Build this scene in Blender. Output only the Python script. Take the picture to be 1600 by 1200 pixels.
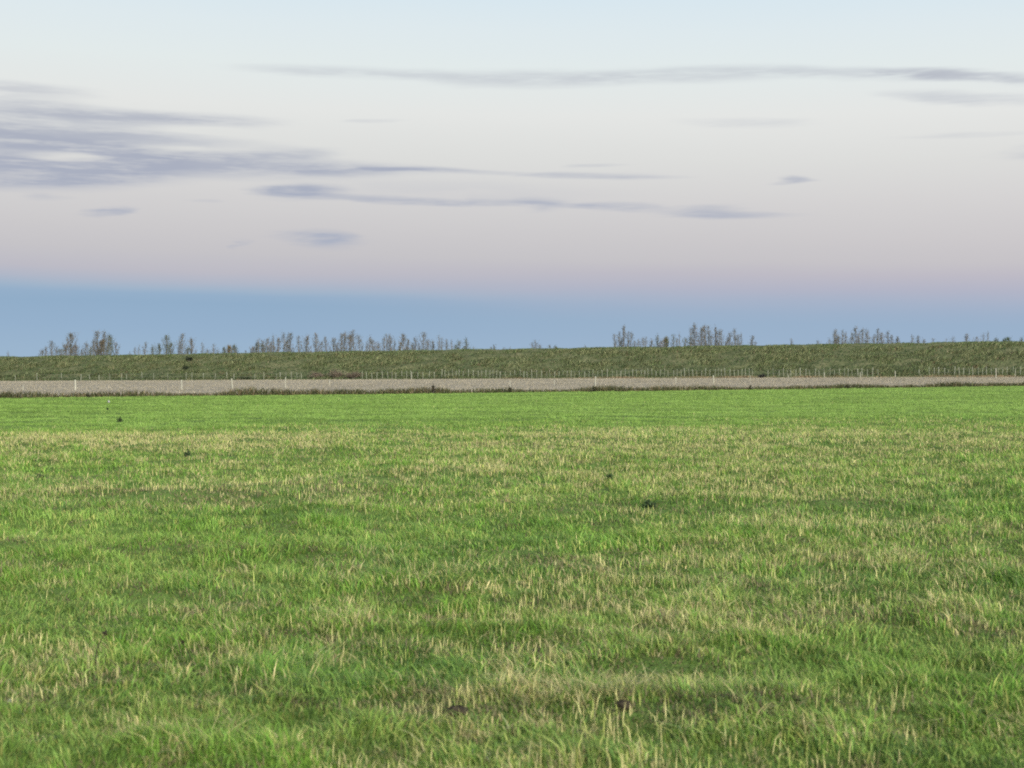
import bpy, math, random
import numpy as np

for o in list(bpy.data.objects):
    bpy.data.objects.remove(o, do_unlink=True)
S = bpy.context.scene
COL = S.collection
R = math.radians
F = 2222.0          # focal length in photo pixels (1600 wide)
YH = 577.0          # eye level row
EYE = 1.6

# ---------------------------------------------------------------- camera
cam_d = bpy.data.cameras.new("camera")
cam_d.lens = 50.0
cam_d.sensor_width = 36.0
cam_d.clip_start = 0.1
cam_d.clip_end = 20000
cam = bpy.data.objects.new("camera", cam_d)
cam.location = (0, 0, EYE)
cam.rotation_euler = (R(90) - math.atan((600 - YH) / F), 0, 0)
COL.objects.link(cam)
S.camera = cam
cam_d.dof.use_dof = True
cam_d.dof.focus_distance = 22.0
cam_d.dof.aperture_fstop = 4.0

# ---------------------------------------------------------------- exposure
S.view_settings.view_transform = 'Standard'
S.view_settings.look = 'None'
S.view_settings.exposure = 0.0
S.view_settings.gamma = 1.0
S.cycles.max_bounces = 5
S.cycles.diffuse_bounces = 3
S.cycles.transmission_bounces = 3
S.cycles.transparent_max_bounces = 8
S.cycles.use_denoising = False
S.cycles.use_adaptive_sampling = False
S.cycles.filter_width = 1.9

# ---------------------------------------------------------------- world (dusk sky opposite the sun)
SUN_ELEV, SUN_AZ = 26.0, 155.0      # the glow behind the camera, azimuth from +Y clockwise
world = bpy.data.worlds.new("World")
S.world = world
world.use_nodes = True
nt = world.node_tree
nt.nodes.clear()
NN, LL = nt.nodes.new, nt.links.new


def sock(v, inp):
    if isinstance(v, (int, float)):
        inp.default_value = v
    elif isinstance(v, (tuple, list)):
        inp.default_value = v
    else:
        LL(v, inp)


def mth(op, a, b=None, c=None, clamp=False):
    n = NN('ShaderNodeMath')
    n.operation = op
    n.use_clamp = clamp
    sock(a, n.inputs[0])
    if b is not None:
        sock(b, n.inputs[1])
    if c is not None:
        sock(c, n.inputs[2])
    return n.outputs[0]


def mrange(v, a, b, c, d, kind='SMOOTHSTEP'):
    n = NN('ShaderNodeMapRange')
    n.interpolation_type = kind
    sock(v, n.inputs[0])
    for i, q in enumerate((a, b, c, d)):
        n.inputs[1 + i].default_value = q
    return n.outputs[0]


def mixc(f, a, b, mode='MIX'):
    n = NN('ShaderNodeMix')
    n.data_type = 'RGBA'
    n.blend_type = mode
    sock(f, n.inputs[0])
    sock(a, n.inputs[6])
    sock(b, n.inputs[7])
    return n.outputs[2]


def lin(r, g, b, k=1.0):
    out = []
    for c in (r, g, b):
        c /= 255.0
        c = c / 12.92 if c <= 0.04045 else ((c + 0.055) / 1.055) ** 2.4
        out.append(c * k)
    return (out[0], out[1], out[2], 1.0)


def noise(vec, scale, detail=4.0, rough=0.55, dist=0.0):
    n = NN('ShaderNodeTexNoise')
    LL(vec, n.inputs['Vector'])
    n.inputs['Scale'].default_value = scale
    n.inputs['Detail'].default_value = detail
    n.inputs['Roughness'].default_value = rough
    n.inputs['Distortion'].default_value = dist
    return n.outputs['Fac']


tc = NN('ShaderNodeTexCoord')
sep = NN('ShaderNodeSeparateXYZ')
LL(tc.outputs['Generated'], sep.inputs[0])
dx, dy, dz = sep.outputs
hor = mth('SQRT', mth('ADD', mth('MULTIPLY', dx, dx), mth('MULTIPLY', dy, dy)))
az = mth('ARCTAN2', dx, dy)                         # 0 = ahead
tel = mth('DIVIDE', dz, mth('MAXIMUM', hor, 0.02))  # tangent of the elevation
# elevation used by the gradient: the shadow band sinks a little to the right and has a frayed top
uv0 = NN('ShaderNodeCombineXYZ')
LL(az, uv0.inputs[0])
LL(mth('MULTIPLY', tel, 7.0), uv0.inputs[1])
wob = mth('MULTIPLY', mth('SUBTRACT', noise(uv0.outputs[0], 5.0, 4.0), 0.5), 0.006)
tilt = mth('MULTIPLY', mth('MAXIMUM', mth('MINIMUM', az, 0.5), -0.5), 0.018)
te = mth('ADD', mth('ADD', tel, tilt), wob)
def gradient(stops):
    ramp = NN('ShaderNodeValToRGB')
    LL(mrange(te, 0.0, 0.5, 0.0, 1.0, 'LINEAR'), ramp.inputs[0])
    cr = ramp.color_ramp
    while len(cr.elements) > 1:
        cr.elements.remove(cr.elements[-1])
    for i, (py, c) in enumerate(stops):
        pos = (YH - py) / F / 0.5
        e = cr.elements[0] if i == 0 else cr.elements.new(pos)
        e.position = pos
        e.color = lin(*c)
    return ramp.outputs[0]


upper = [(405, (197, 195, 199)), (370, (203, 201, 203)), (310, (212, 211, 211)), (250, (220, 221, 219)), (180, (228, 230, 228)),
         (110, (226, 234, 234)), (50, (222, 233, 237)), (0, (216, 231, 239)), (-300, (190, 214, 236))]
crisp = gradient([(577, (157, 182, 206)), (552, (154, 180, 205)), (520, (149, 176, 203)), (485, (145, 173, 200)), (472, (149, 175, 201)),
                  (464, (161, 180, 201)), (452, (176, 183, 199)), (436, (188, 187, 197))] + upper)
soft = gradient([(577, (159, 183, 206)), (552, (158, 181, 205)), (520, (154, 178, 203)), (500, (153, 177, 202)), (484, (157, 177, 201)),
                 (466, (166, 179, 200)), (448, (177, 181, 198)), (424, (189, 187, 197))] + upper)
side = mrange(mth('ADD', az, mth('MULTIPLY', wob, 20.0)), -0.22, 0.16, 0.0, 1.0)
grad = mixc(side, crisp, soft)
# pinker to the right, greener-blue to the left
pink = mth('MULTIPLY', mrange(az, -0.05, 0.40, 0.0, 1.0), mrange(tel, 0.0, 0.22, 1.0, 0.15))
sky = mixc(mth('MULTIPLY', pink, 0.16), grad, (1.09, 0.985, 1.01, 1.0), 'MULTIPLY')

# clouds: long thin banks, each an ellipse in azimuth / elevation broken up by stretched noise
uv = NN('ShaderNodeCombineXYZ')
LL(az, uv.inputs[0])
LL(tel, uv.inputs[1])
st = NN('ShaderNodeCombineXYZ')
LL(az, st.inputs[0])
LL(mth('MULTIPLY', tel, 9.0), st.inputs[1])
n1 = noise(st.outputs[0], 7.0, 5.0, 0.55, 0.4)
n2 = noise(st.outputs[0], 16.0, 4.0, 0.55, 0.3)
n3 = noise(st.outputs[0], 48.0, 4.0, 0.6)
wv = NN('ShaderNodeCombineXYZ')
LL(mth('MULTIPLY', mth('SUBTRACT', n2, 0.5), 0.06), wv.inputs[0])
LL(mth('MULTIPLY', mth('SUBTRACT', n1, 0.5), 0.007), wv.inputs[1])
va = NN('ShaderNodeVectorMath')
va.operation = 'ADD'
LL(uv.outputs[0], va.inputs[0])
LL(wv.outputs[0], va.inputs[1])
CLOUDS = [(50, 293, 190, 13, .8, -.03), (480, 300, 60, 10, .4, 0), (510, 372, 60, 12, .5, .02),  # px, py, half width, half height, strength, slope
    (45, 163, 120, 11, .55, .02), (20, 180, 130, 9, .50, 0), (150, 196, 260, 14, .75, .03),
    (330, 195, 150, 10, .45, .02), (60, 222, 280, 30, .65, 0), (250, 228, 220, 12, .45, .02), (270, 240, 80, 6, -.5, 0), (300, 212, 90, 6, -.35, 0),
    (30, 284, 270, 30, 1.5, -.03), (110, 262, 75, 8, -1.1, 0), (130, 244, 280, 14, .8, .02), (330, 264, 300, 22, 1.0, .01),
    (460, 243, 90, 12, .65, 0), (560, 268, 150, 12, .55, 0), (650, 267, 130, 5, .45, 0),
    (465, 303, 85, 15, .80, 0), (600, 314, 190, 6, .65, .03), (770, 316, 130, 7, .55, 0),
    (845, 319, 50, 13, .55, 0), (975, 324, 85, 8, .65, .06), (1120, 338, 125, 8, .85, .03),
    (1110, 328, 70, 7, .45, 0), (1232, 288, 42, 7, .95, 0), (900, 275, 150, 5, .55, .01), (1010, 278, 90, 4, .30, 0),
    (925, 260, 45, 4, .35, 0), (175, 340, 50, 7, .95, -.12), (60, 321, 40, 6, .35, 0),
    (700, 300, 330, 22, .16, .02), (500, 375, 85, 16, .80, .03), (720, 270, 160, 5, .4, .02), (905, 322, 60, 5, .5, .05), (370, 384, 16, 9, .40, 0), (585, 192, 50, 4, .25, 0), (320, 322, 50, 4, .25, 0),
    (560, 117, 220, 12, .48, .02), (840, 124, 220, 16, .55, .01), (1090, 121, 210, 16, .52, .01),
    (1330, 128, 200, 12, .50, .06), (1520, 142, 170, 10, .80, .12), (1510, 174, 140, 12, .48, .11),
    (1160, 198, 130, 9, .32, .03), (1520, 230, 120, 5, .22, 0), (1680, 260, 120, 16, .4, 0), (-120, 240, 200, 50, .7, 0),
]
acc = None
for px, py, hw, hh, s, slope in CLOUDS:
    m = NN('ShaderNodeMapping')
    m.vector_type = 'TEXTURE'
    LL(va.outputs[0], m.inputs['Vector'])
    m.inputs['Location'].default_value = (math.atan((px - 800) / F), (YH - py) / F, 0)
    m.inputs['Rotation'].default_value = (0, 0, -math.atan(slope))
    m.inputs['Scale'].default_value = (hw / F * 1.15, hh / F * 1.25, 1)
    ln = NN('ShaderNodeVectorMath')
    ln.operation = 'LENGTH'
    LL(m.outputs[0], ln.inputs[0])
    a = mrange(ln.outputs['Value'], 1.0, 0.15, 0.0, s)
    acc = a if acc is None else mth('ADD', acc, a)
fine = mth('ADD', mth('MULTIPLY', n2, 0.65), mth('MULTIPLY', n3, 0.35))
dens = mth('MULTIPLY', mth('MINIMUM', acc, 1.15), mrange(fine, 0.32, 0.60, 0.42, 1.02))
dens = mth('MINIMUM', mth('MULTIPLY', dens, 0.90), 1.0, clamp=True)
ccol = NN('ShaderNodeValToRGB')
LL(mrange(tel, 0.05, 0.25, 0.0, 1.0, 'LINEAR'), ccol.inputs[0])
e = ccol.color_ramp.elements
e[0].position, e[0].color = 0.0, lin(170, 178, 196)
e[1].position, e[1].color = 1.0, lin(188, 192, 199)
q = ccol.color_ramp.elements.new(0.45)
q.color = lin(170, 176, 192)
sky = mixc(dens, sky, ccol.outputs[0])

nish = NN('ShaderNodeTexSky')
nish.sky_type = 'NISHITA'
nish.sun_disc = False
nish.sun_elevation = R(SUN_ELEV)
nish.sun_rotation = R(SUN_AZ)
nish.air_density = 1.0
nish.dust_density = 1.5
bg1 = NN('ShaderNodeBackground')
LL(sky, bg1.inputs[0])
bg1.inputs[1].default_value = 1.0
bg2 = NN('ShaderNodeBackground')
LL(nish.outputs[0], bg2.inputs[0])
bg2.inputs[1].default_value = 0.15
# the dusk bands ahead, the after-glow overhead and behind
back = mth('MAXIMUM', mrange(dy, 0.30, -0.45, 0.0, 1.0), mrange(dz, 0.35, 0.85, 0.0, 1.0))
ms = NN('ShaderNodeMixShader')
LL(back, ms.inputs[0])
LL(bg1.outputs[0], ms.inputs[1])
LL(bg2.outputs[0], ms.inputs[2])
wo = NN('ShaderNodeOutputWorld')
LL(ms.outputs[0], wo.inputs[0])
world.cycles.sampling_method = 'MANUAL'
world.cycles.sample_map_resolution = 512

# ---------------------------------------------------------------- sun (soft glow of the western sky)
sun_d = bpy.data.lights.new("sun", 'SUN')
sun_d.energy = 4.8
sun_d.angle = R(45)
sun_d.color = (1.0, 0.93, 0.82)
sun = bpy.data.objects.new("sun", sun_d)
sa, se = R(SUN_AZ), R(SUN_ELEV)
from mathutils import Vector
to_sun = Vector((math.sin(sa) * math.cos(se), math.cos(sa) * math.cos(se), math.sin(se)))
sun.rotation_euler = to_sun.to_track_quat('Z', 'Y').to_euler()
sun.location = (0, -20, 30)
COL.objects.link(sun)

# ---------------------------------------------------------------- helpers
rng = np.random.default_rng(11)
random.seed(5)


def _hash(ix, iy, seed):
    h = (ix.astype(np.int64) * 374761393 + iy.astype(np.int64) * 668265263 + seed * 974634777) & 0xFFFFFFFF
    h = ((h ^ (h >> 13)) * 1274126177) & 0xFFFFFFFF
    h = (h ^ (h >> 16)) & 0xFFFFFF
    return h / float(0xFFFFFF)


def vn(x, y, seed=0):
    x = np.asarray(x, float)
    y = np.asarray(y, float)
    ix, iy = np.floor(x), np.floor(y)
    fx, fy = x - ix, y - iy
    fx = fx * fx * (3 - 2 * fx)
    fy = fy * fy * (3 - 2 * fy)
    a, b = _hash(ix, iy, seed), _hash(ix + 1, iy, seed)
    c, d = _hash(ix, iy + 1, seed), _hash(ix + 1, iy + 1, seed)
    return (a + (b - a) * fx) * (1 - fy) + (c + (d - c) * fx) * fy


def fbm(x, y, seed=0, oct=3):
    s, a, t = 0.0, 1.0, 0.0
    for k in range(oct):
        s = s + a * vn(x * 2 ** k + 17.3 * k, y * 2 ** k - 9.1 * k, seed + k * 31)
        t += a
        a *= 0.5
    return s / t


def sstep(v, a, b):
    t = np.clip((v - a) / (b - a), 0, 1)
    return t * t * (3 - 2 * t)


def y_toe(x):
    return 179.5 - 0.245 * np.clip(x, -260, 260)


def y_edge(x):
    return np.minimum(93 + 0.52 * np.clip(x, -90, 400), y_toe(x) - 9)


def base_h(x, y):
    x = np.asarray(x, float)
    y = np.asarray(y, float)
    return (0.35 + 0.006 * np.clip(x, -110, 110)) * sstep(y, 60, 180)


def ground_h(x, y):
    x = np.asarray(x, float)
    y = np.asarray(y, float)
    near = 1 - 0.75 * sstep(y, 25, 60)
    h = base_h(x, y)
    lim = (1 - sstep(y, 150, 165)) * sstep(np.abs(x) * -1, -140, -110)
    b = 0.075 * (fbm(x / .30, y / .28, 1, 2) - .5) + 0.16 * (fbm(x / 1.1, y / .8, 2, 2) - .5) + 0.16 * (fbm(x / 5, y / 2.0, 3, 2) - .5)
    h = h + b * near * lim
    d = y - y_edge(x) - 1.4                       # the ditch behind the pasture
    h = h - 0.6 * np.exp(-(d / 0.75) ** 2) * lim
    return h


def crest_z(x):
    return 4.27 + 0.0116 * np.clip(x, -110, 110) + 0.05 * (vn(x / 14.0, x * 0, 77) - .5)


def dike_h(x, v):
    """height of the embankment, v = metres behind the toe"""
    z0 = base_h(x, y_toe(x)) - 0.02
    zc = crest_z(x)
    up = np.clip(v / 11.0, 0, 1)
    up = up - 0.03 * np.sin(up * math.pi * 2)
    dn = np.clip((v - 14.0) / 11.0, 0, 1)
    z = z0 + (zc - z0) * (up - dn)
    face = sstep(v, 0.0, 1.5) * (1 - sstep(v, 24.0, 25.5))
    z = z + face * (0.75 * (fbm((x - v * .9) / 2.4, (v + x * .1) / 1.3, 41, 3) - .5) * (1 - 0.9 * sstep(v, 8, 11)))
    return z


def px_ground(px, py):
    Y = EYE * F / (py - YH)
    for _ in range(4):
        X = (px - 800) / F * Y
        Y = (EYE - float(base_h(X, Y))) * F / (py - YH)
    return (px - 800) / F * Y, Y


def link_mesh(name, me, parent=None):
    o = bpy.data.objects.new(name, me)
    COL.objects.link(o)
    if parent is not None:
        o.parent = parent
    return o


def np_mesh(name, V, loops, totals, mat, face_cols=None, smooth=False):
    me = bpy.data.meshes.new(name)
    V = np.ascontiguousarray(V, np.float32)
    me.vertices.add(len(V))
    me.vertices.foreach_set('co', V.ravel())
    loops = np.ascontiguousarray(loops, np.int32)
    totals = np.ascontiguousarray(totals, np.int32)
    me.loops.add(len(loops))
    me.loops.foreach_set('vertex_index', loops)
    me.polygons.add(len(totals))
    st_ = np.zeros(len(totals), np.int32)
    st_[1:] = np.cumsum(totals)[:-1]
    me.polygons.foreach_set('loop_start', st_)
    if smooth:
        me.polygons.foreach_set('use_smooth', np.ones(len(totals), bool))
    me.update(calc_edges=True)
    if face_cols is not None:
        at = me.attributes.new('tint', 'FLOAT_COLOR', 'FACE')
        c = np.ones((len(totals), 4), np.float32)
        c[:, :3] = face_cols
        at.data.foreach_set('color', c.ravel())
    me.materials.append(mat)
    return me


def grid_mesh(name, X, Y, Z, mat, smooth=True):
    n, m = X.shape
    V = np.stack([X, Y, Z], -1).reshape(-1, 3)
    idx = np.arange(n * m).reshape(n, m)
    q = np.stack([idx[:-1, :-1], idx[:-1, 1:], idx[1:, 1:], idx[1:, :-1]], -1).reshape(-1)
    return np_mesh(name, V, q, np.full((n - 1) * (m - 1), 4), mat, smooth=smooth)


def blades(P, h, w, yaw, lean, bend, col):
    """N grass blades of two segments; lean = (N,2) sideways reach as share of height"""
    N = len(P)
    sx, sy = np.cos(yaw) * w / 2, np.sin(yaw) * w / 2
    V = np.zeros((N, 5, 3))
    side = np.stack([sx, sy, np.zeros(N)], -1)
    hv = np.stack([lean[:, 0] * h, lean[:, 1] * h], -1)
    mid = P.copy()
    mid[:, :2] += hv * 0.38
    mid[:, 2] += h * 0.58
    tip = P.copy()
    tip[:, :2] += hv * (1.0 + bend[:, None])
    tip[:, 2] += h * (1 - 0.45 * np.clip(bend, 0, 1.5))
    V[:, 0] = P - side
    V[:, 1] = P + side
    V[:, 2] = mid + side * 0.8
    V[:, 3] = mid - side * 0.8
    V[:, 4] = tip
    b = (np.arange(N) * 5)[:, None]
    L = np.concatenate([b + 0, b + 1, b + 2, b + 3, b + 3, b + 2, b + 4], 1).ravel()
    T = np.tile([4, 3], N)
    return V.reshape(-1, 3), L, T, np.repeat(col, 2, 0)


def spikes(P, h, w, yaw, lean, col):
    """N single-triangle blades for far ground"""
    N = len(P)
    side = np.stack([np.cos(yaw) * w / 2, np.sin(yaw) * w / 2, np.zeros(N)], -1)
    tip = P.copy()
    tip[:, :2] += lean * h[:, None]
    tip[:, 2] += h
    V = np.stack([P - side, P + side, tip], 1).reshape(-1, 3)
    return V, np.arange(3 * N), np.full(N, 3), col


def join(parts):
    Vs, Ls, Ts, Cs, off = [], [], [], [], 0
    for V, L, T, C_ in parts:
        Vs.append(V)
        Ls.append(L + off)
        Ts.append(T)
        Cs.append(C_)
        off += len(V)
    return np.concatenate(Vs), np.concatenate(Ls), np.concatenate(Ts), np.concatenate(Cs)


# ---------------------------------------------------------------- materials
def new_mat(name):
    m = bpy.data.materials.new(name)
    m.use_nodes = True
    t = m.node_tree
    t.nodes.clear()
    return m, t


def leaf_mat(name, transl=0.3, rough=0.6, gloss=0.05):
    m, t = new_mat(name)
    at = t.nodes.new('ShaderNodeAttribute')
    at.attribute_name = 'tint'
    geo = t.nodes.new('ShaderNodeNewGeometry')
    nz = t.nodes.new('ShaderNodeTexNoise')
    nz.inputs['Scale'].default_value = 9.0
    nz.inputs['Detail'].default_value = 2.0
    t.links.new(geo.outputs['Position'], nz.inputs['Vector'])
    mr = t.nodes.new('ShaderNodeMapRange')
    mr.inputs[1].default_value, mr.inputs[2].default_value = 0.3, 0.7
    mr.inputs[3].default_value, mr.inputs[4].default_value = 0.85, 1.15
    t.links.new(nz.outputs[0], mr.inputs[0])
    mu = t.nodes.new('ShaderNodeVectorMath')
    mu.operation = 'SCALE'
    t.links.new(at.outputs['Color'], mu.inputs[0])
    t.links.new(mr.outputs[0], mu.inputs['Scale'])
    pb = t.nodes.new('ShaderNodeBsdfPrincipled')
    pb.inputs['Roughness'].default_value = rough
    pb.inputs['Specular IOR Level'].default_value = gloss * 4
    tr = t.nodes.new('ShaderNodeBsdfTranslucent')
    mx = t.nodes.new('ShaderNodeMixShader')
    mx.inputs[0].default_value = transl
    out = t.nodes.new('ShaderNodeOutputMaterial')
    t.links.new(mu.outputs[0], pb.inputs['Base Color'])
    t.links.new(mu.outputs[0], tr.inputs['Color'])
    t.links.new(pb.outputs[0], mx.inputs[1])
    t.links.new(tr.outputs[0], mx.inputs[2])
    t.links.new(mx.outputs[0], out.inputs[0])
    return m


def soil_mat(name, cols, scales=(0.6, 6.0, 40.0), bump=0.3, stretch=(1, 1, 1)):
    m, t = new_mat(name)
    geo = t.nodes.new('ShaderNodeNewGeometry')
    mp = t.nodes.new('ShaderNodeMapping')
    mp.inputs['Scale'].default_value = stretch
    t.links.new(geo.outputs['Position'], mp.inputs['Vector'])
    fac = None
    for i, s in enumerate(scales):
        nz = t.nodes.new('ShaderNodeTexNoise')
        nz.inputs['Scale'].default_value = s
        nz.inputs['Detail'].default_value = 6.0
        t.links.new(mp.outputs[0], nz.inputs['Vector'])
        if fac is None:
            fac = nz.outputs[0]
        else:
            a = t.nodes.new('ShaderNodeMath')
            a.operation = 'MULTIPLY_ADD'
            t.links.new(nz.outputs[0], a.inputs[0])
            a.inputs[1].default_value = 1.0
            t.links.new(fac, a.inputs[2])
            fac = a.outputs[0]
    mr = t.nodes.new('ShaderNodeMapRange')
    n = len(scales)
    mr.inputs[1].default_value, mr.inputs[2].default_value = n * 0.5 - 0.35, n * 0.5 + 0.35
    t.links.new(fac, mr.inputs[0])
    rp = t.nodes.new('ShaderNodeValToRGB')
    t.links.new(mr.outputs[0], rp.inputs[0])
    el = rp.color_ramp.elements
    el[0].color = (*cols[0], 1)
    el[1].color = (*cols[-1], 1)
    for i, c in enumerate(cols[1:-1]):
        q_ = el.new((i + 1) / (len(cols) - 1))
        q_.color = (*c, 1)
    pb = t.nodes.new('ShaderNodeBsdfPrincipled')
    pb.inputs['Roughness'].default_value = 0.95
    pb.inputs['Specular IOR Level'].default_value = 0.1
    t.links.new(rp.outputs[0], pb.inputs['Base Color'])
    bp = t.nodes.new('ShaderNodeBump')
    bp.inputs['Strength'].default_value = bump
    bp.inputs['Distance'].default_value = 0.05
    t.links.new(fac, bp.inputs['Height'])
    t.links.new(bp.outputs[0], pb.inputs['Normal'])
    out = t.nodes.new('ShaderNodeOutputMaterial')
    t.links.new(pb.outputs[0], out.inputs[0])
    return m


M_GRASS = leaf_mat("grass_blade", 0.32, 0.55, 0.06)
M_STRAW = leaf_mat("dry_straw", 0.20, 0.7, 0.04)
M_ROUGH = leaf_mat("rough_grass", 0.22, 0.8, 0.03)
M_LEAF = leaf_mat("tree_leaf", 0.25, 0.7, 0.03)
M_GROUND = soil_mat("pasture_ground", [(.07, .10, .03), (.10, .17, .04), (.13, .21, .05)])
M_STUB = soil_mat("stubble_soil", [(.215, .19, .145), (.285, .26, .20), (.36, .33, .25)], (0.25, 2.0, 9.0), .4, (.5, 1, 1))
M_DIKE = soil_mat("embankment_turf", [(.065, .08, .04), (.10, .115, .058), (.15, .15, .085)], (0.35, 1.6, 7.0), .5)
M_BARK = soil_mat("bark", [(.11, .10, .09), (.16, .15, .135), (.21, .195, .175)], (3.0, 12.0), .4, (1, 1, .2))
M_WOOD = soil_mat("weathered_wood", [(.15, .17, .12), (.20, .22, .165), (.26, .28, .22)], (4.0, 30.0), .3, (1, 1, .12))
M_PALE = soil_mat("pale_wood", [(.27, .275, .225), (.34, .345, .285), (.41, .415, .35)], (4.0, 30.0), .3, (1, 1, .12))
M_WIRE = soil_mat("fence_wire", [(.16, .16, .15), (.22, .22, .21)], (8.0,), .1)
M_CLOD = soil_mat("soil_clod", [(.02, .018, .013), (.045, .039, .027), (.075, .064, .042)], (14.0, 60.0), .5)
M_STONE = soil_mat("pale_stone", [(.26, .27, .27), (.36, .37, .36)], (25.0,), .2)

# ---------------------------------------------------------------- the ground sheet
ys = np.concatenate([np.array([-3000, -600, -120, -40, -12, -4, 0]), np.linspace(2, 4, 4),
                     np.geomspace(4.15, 70, 520), np.arange(70.3, 128, 0.32), np.linspace(129, 215, 50),
                     np.array([260, 330, 450, 700, 1200, 2200, 4000, 9000])])
u = np.concatenate([-np.array([60, 24, 9, 4, 2.2, 1.5, 1.2]), np.linspace(-1, 1, 421), np.array([1.2, 1.5, 2.2, 4, 9, 24, 60])])
half = 0.46 * np.maximum(ys, 0) + 4.0
half = np.minimum(half, 130)
X = u[None, :] * half[:, None]
X = np.where(np.abs(u)[None, :] > 9, u[None, :] * 150, X)
Y = np.repeat(ys[:, None], len(u), 1)
g = link_mesh("ground", grid_mesh("ground", X, Y, ground_h(X, Y), M_GROUND))
g['kind'] = 'structure'

# the pale stubble field between ditch and embankment
xs = np.linspace(-150, 150, 401)
vs = np.linspace(0, 1, 60)
X = np.repeat(xs[None, :], 60, 0)
y0, y1 = y_edge(X) + 2.6, y_toe(X) + 0.6
Y = y0 + (y1 - y0) * vs[:, None]
Z = base_h(X, Y) + 0.05 + 0.05 * (fbm(X / 3, Y / 1.5, 9, 3) - .5) - 0.12 * (1 - sstep(Y - y0, 0, .8))
o = link_mesh("field", grid_mesh("field", X, Y, Z, M_STUB))
o['kind'] = 'structure'


def field_z(x, y):
    return base_h(x, y) + 0.05 + 0.05 * (fbm(x / 3, y / 1.5, 9, 3) - .5)


# ---------------------------------------------------------------- the embankment
xs = np.linspace(-420, 420, 1100)
vs = np.concatenate([np.linspace(-0.4, 12, 44), np.linspace(12.5, 25.4, 16)])
X = np.repeat(xs[None, :], len(vs), 0)
VV = np.repeat(vs[:, None], len(xs), 1)
Z = dike_h(X, VV)
Z[0] -= 0.3
Z[-1] -= 0.3
o = link_mesh("embankment", grid_mesh("embankment", X, y_toe(X) + VV, Z, M_DIKE))
o['kind'] = 'structure'

# ---------------------------------------------------------------- pasture grass
G = {'lush': (.155, .296, .046), 'mid': (.202, .322, .070), 'yel': (.305, .350, .105),
     'dark': (.115, .21, .052), 'straw': (.52, .495, .23), 'tan': (.40, .385, .19), 'brown': (.25, .22, .125)}
G = {k: np.array(v) for k, v in G.items()}

REG = []   # regional dryness: px, py, half width px, half height px, amount
for px, py, hw, hh, a in [
        (800, 690, 1200, 22, .45), (150, 690, 420, 14, .30), (1300, 665, 500, 14, .30),
        (250, 640, 900, 22, -.6), (1000, 632, 1000, 22, -.6),
        (1300, 880, 420, 90, .30), (760, 960, 340, 90, .28), (1050, 1040, 200, 60, .22), (300, 780, 260, 16, .30),
        (1150, 740, 380, 50, .20), (700, 760, 250, 40, .15), (130, 1040, 80, 40, .30), (760, 1130, 120, 30, .35), (1100, 1090, 110, 40, .15),
        (1450, 960, 150, 60, .2), (300, 1150, 130, 50, .15), (1310, 1170, 80, 30, .25),
        (230, 840, 300, 40, -.35), (1400, 1040, 250, 40, -.35), (900, 1010, 90, 25, -.2), (560, 1060, 160, 40, -.3), (1200, 1120, 200, 60, -.25),
        (200, 1170, 250, 50, -.2), (900, 830, 200, 20, -.2), (180, 725, 300, 14, -.25), (1520, 1130, 130, 80, -.3)]:
    REG.append((px, py, hw, hh, a))


WORN = [(250, 779, 260, 9, 1.0), (560, 766, 150, 7, .6), (880, 893, 130, 10, .9), (420, 716, 160, 6, .4), (1340, 975, 150, 16, .8), (860, 1020, 90, 16, .8),
        (730, 1142, 110, 13, .9), (1010, 1137, 160, 15, .9), (1300, 792, 120, 7, .8), (980, 796, 110, 8, .7), (520, 885, 60, 10, .7), (110, 745, 110, 6, .5),
        (60, 1100, 80, 14, .8), (160, 1060, 80, 14, .7), (1180, 905, 140, 9, .5), (300, 860, 120, 9, .5), (1460, 1105, 80, 14, .7), (620, 1010, 70, 12, .5), (1500, 850, 120, 8, .4),
        (1100, 720, 250, 4, .4), (820, 700, 120, 4, .4), (1400, 707, 120, 5, .4)]


def worn(x, y):
    py = YH + EYE * F / np.maximum(y, 1.0)
    px = 800 + x / np.maximum(y, 1.0) * F
    p = 0.0
    for a, b, hw, hh, s in WORN:
        p = p + s * np.exp(-((px - a) / hw) ** 2 - ((py - b) / hh) ** 2)
    return np.clip(p * (.4 + 1.2 * fbm(x / .6, y / .6, 37, 2)), 0, 1)


def dryness(x, y):
    """share of dry straw, from banded patches in the field"""
    py = YH + EYE * F / np.maximum(y, 1.0)
    px = 800 + x / np.maximum(y, 1.0) * F
    p = 0.37 + 0.62 * (fbm(x / 2.6, y / 1.5, 5, 3) - .5) + 0.42 * (fbm(x / 9, y / 3.2, 6, 2) - .5) + 0.5 * (fbm(x / .5, y / .45, 8, 2) - .5)
    for a, b, hw, hh, s in REG:
        p = p + .75 * s * np.exp(-((px - a) / hw) ** 2 - ((py - b) / hh) ** 2)
    # the far part is a clean green ley that starts along a line across the field
    far = sstep(y - 0.13 * x + 13 * (fbm(x / 5, y / 5, 7, 3) - .5), 36, 47)
    return np.clip(p * (1 - far) + 0.012 * far, 0, 0.95), far


def scatter(n_wanted, ya, expo, margin=0.43):
    """points with density falling as distance**-expo over the visible pasture"""
    yy = np.arange(ya, 118, 0.05)
    w_ = (2 * (margin * yy + 1.5)) * yy ** (-expo)
    c = np.cumsum(w_)
    c /= c[-1]
    y = np.interp(rng.random(n_wanted), c, yy) + (rng.random(n_wanted) - .5) * .05
    x = (rng.random(n_wanted) * 2 - 1) * (margin * y + 1.5)
    k = y < y_edge(x) + 0.45
    return x[k], y[k]


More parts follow.
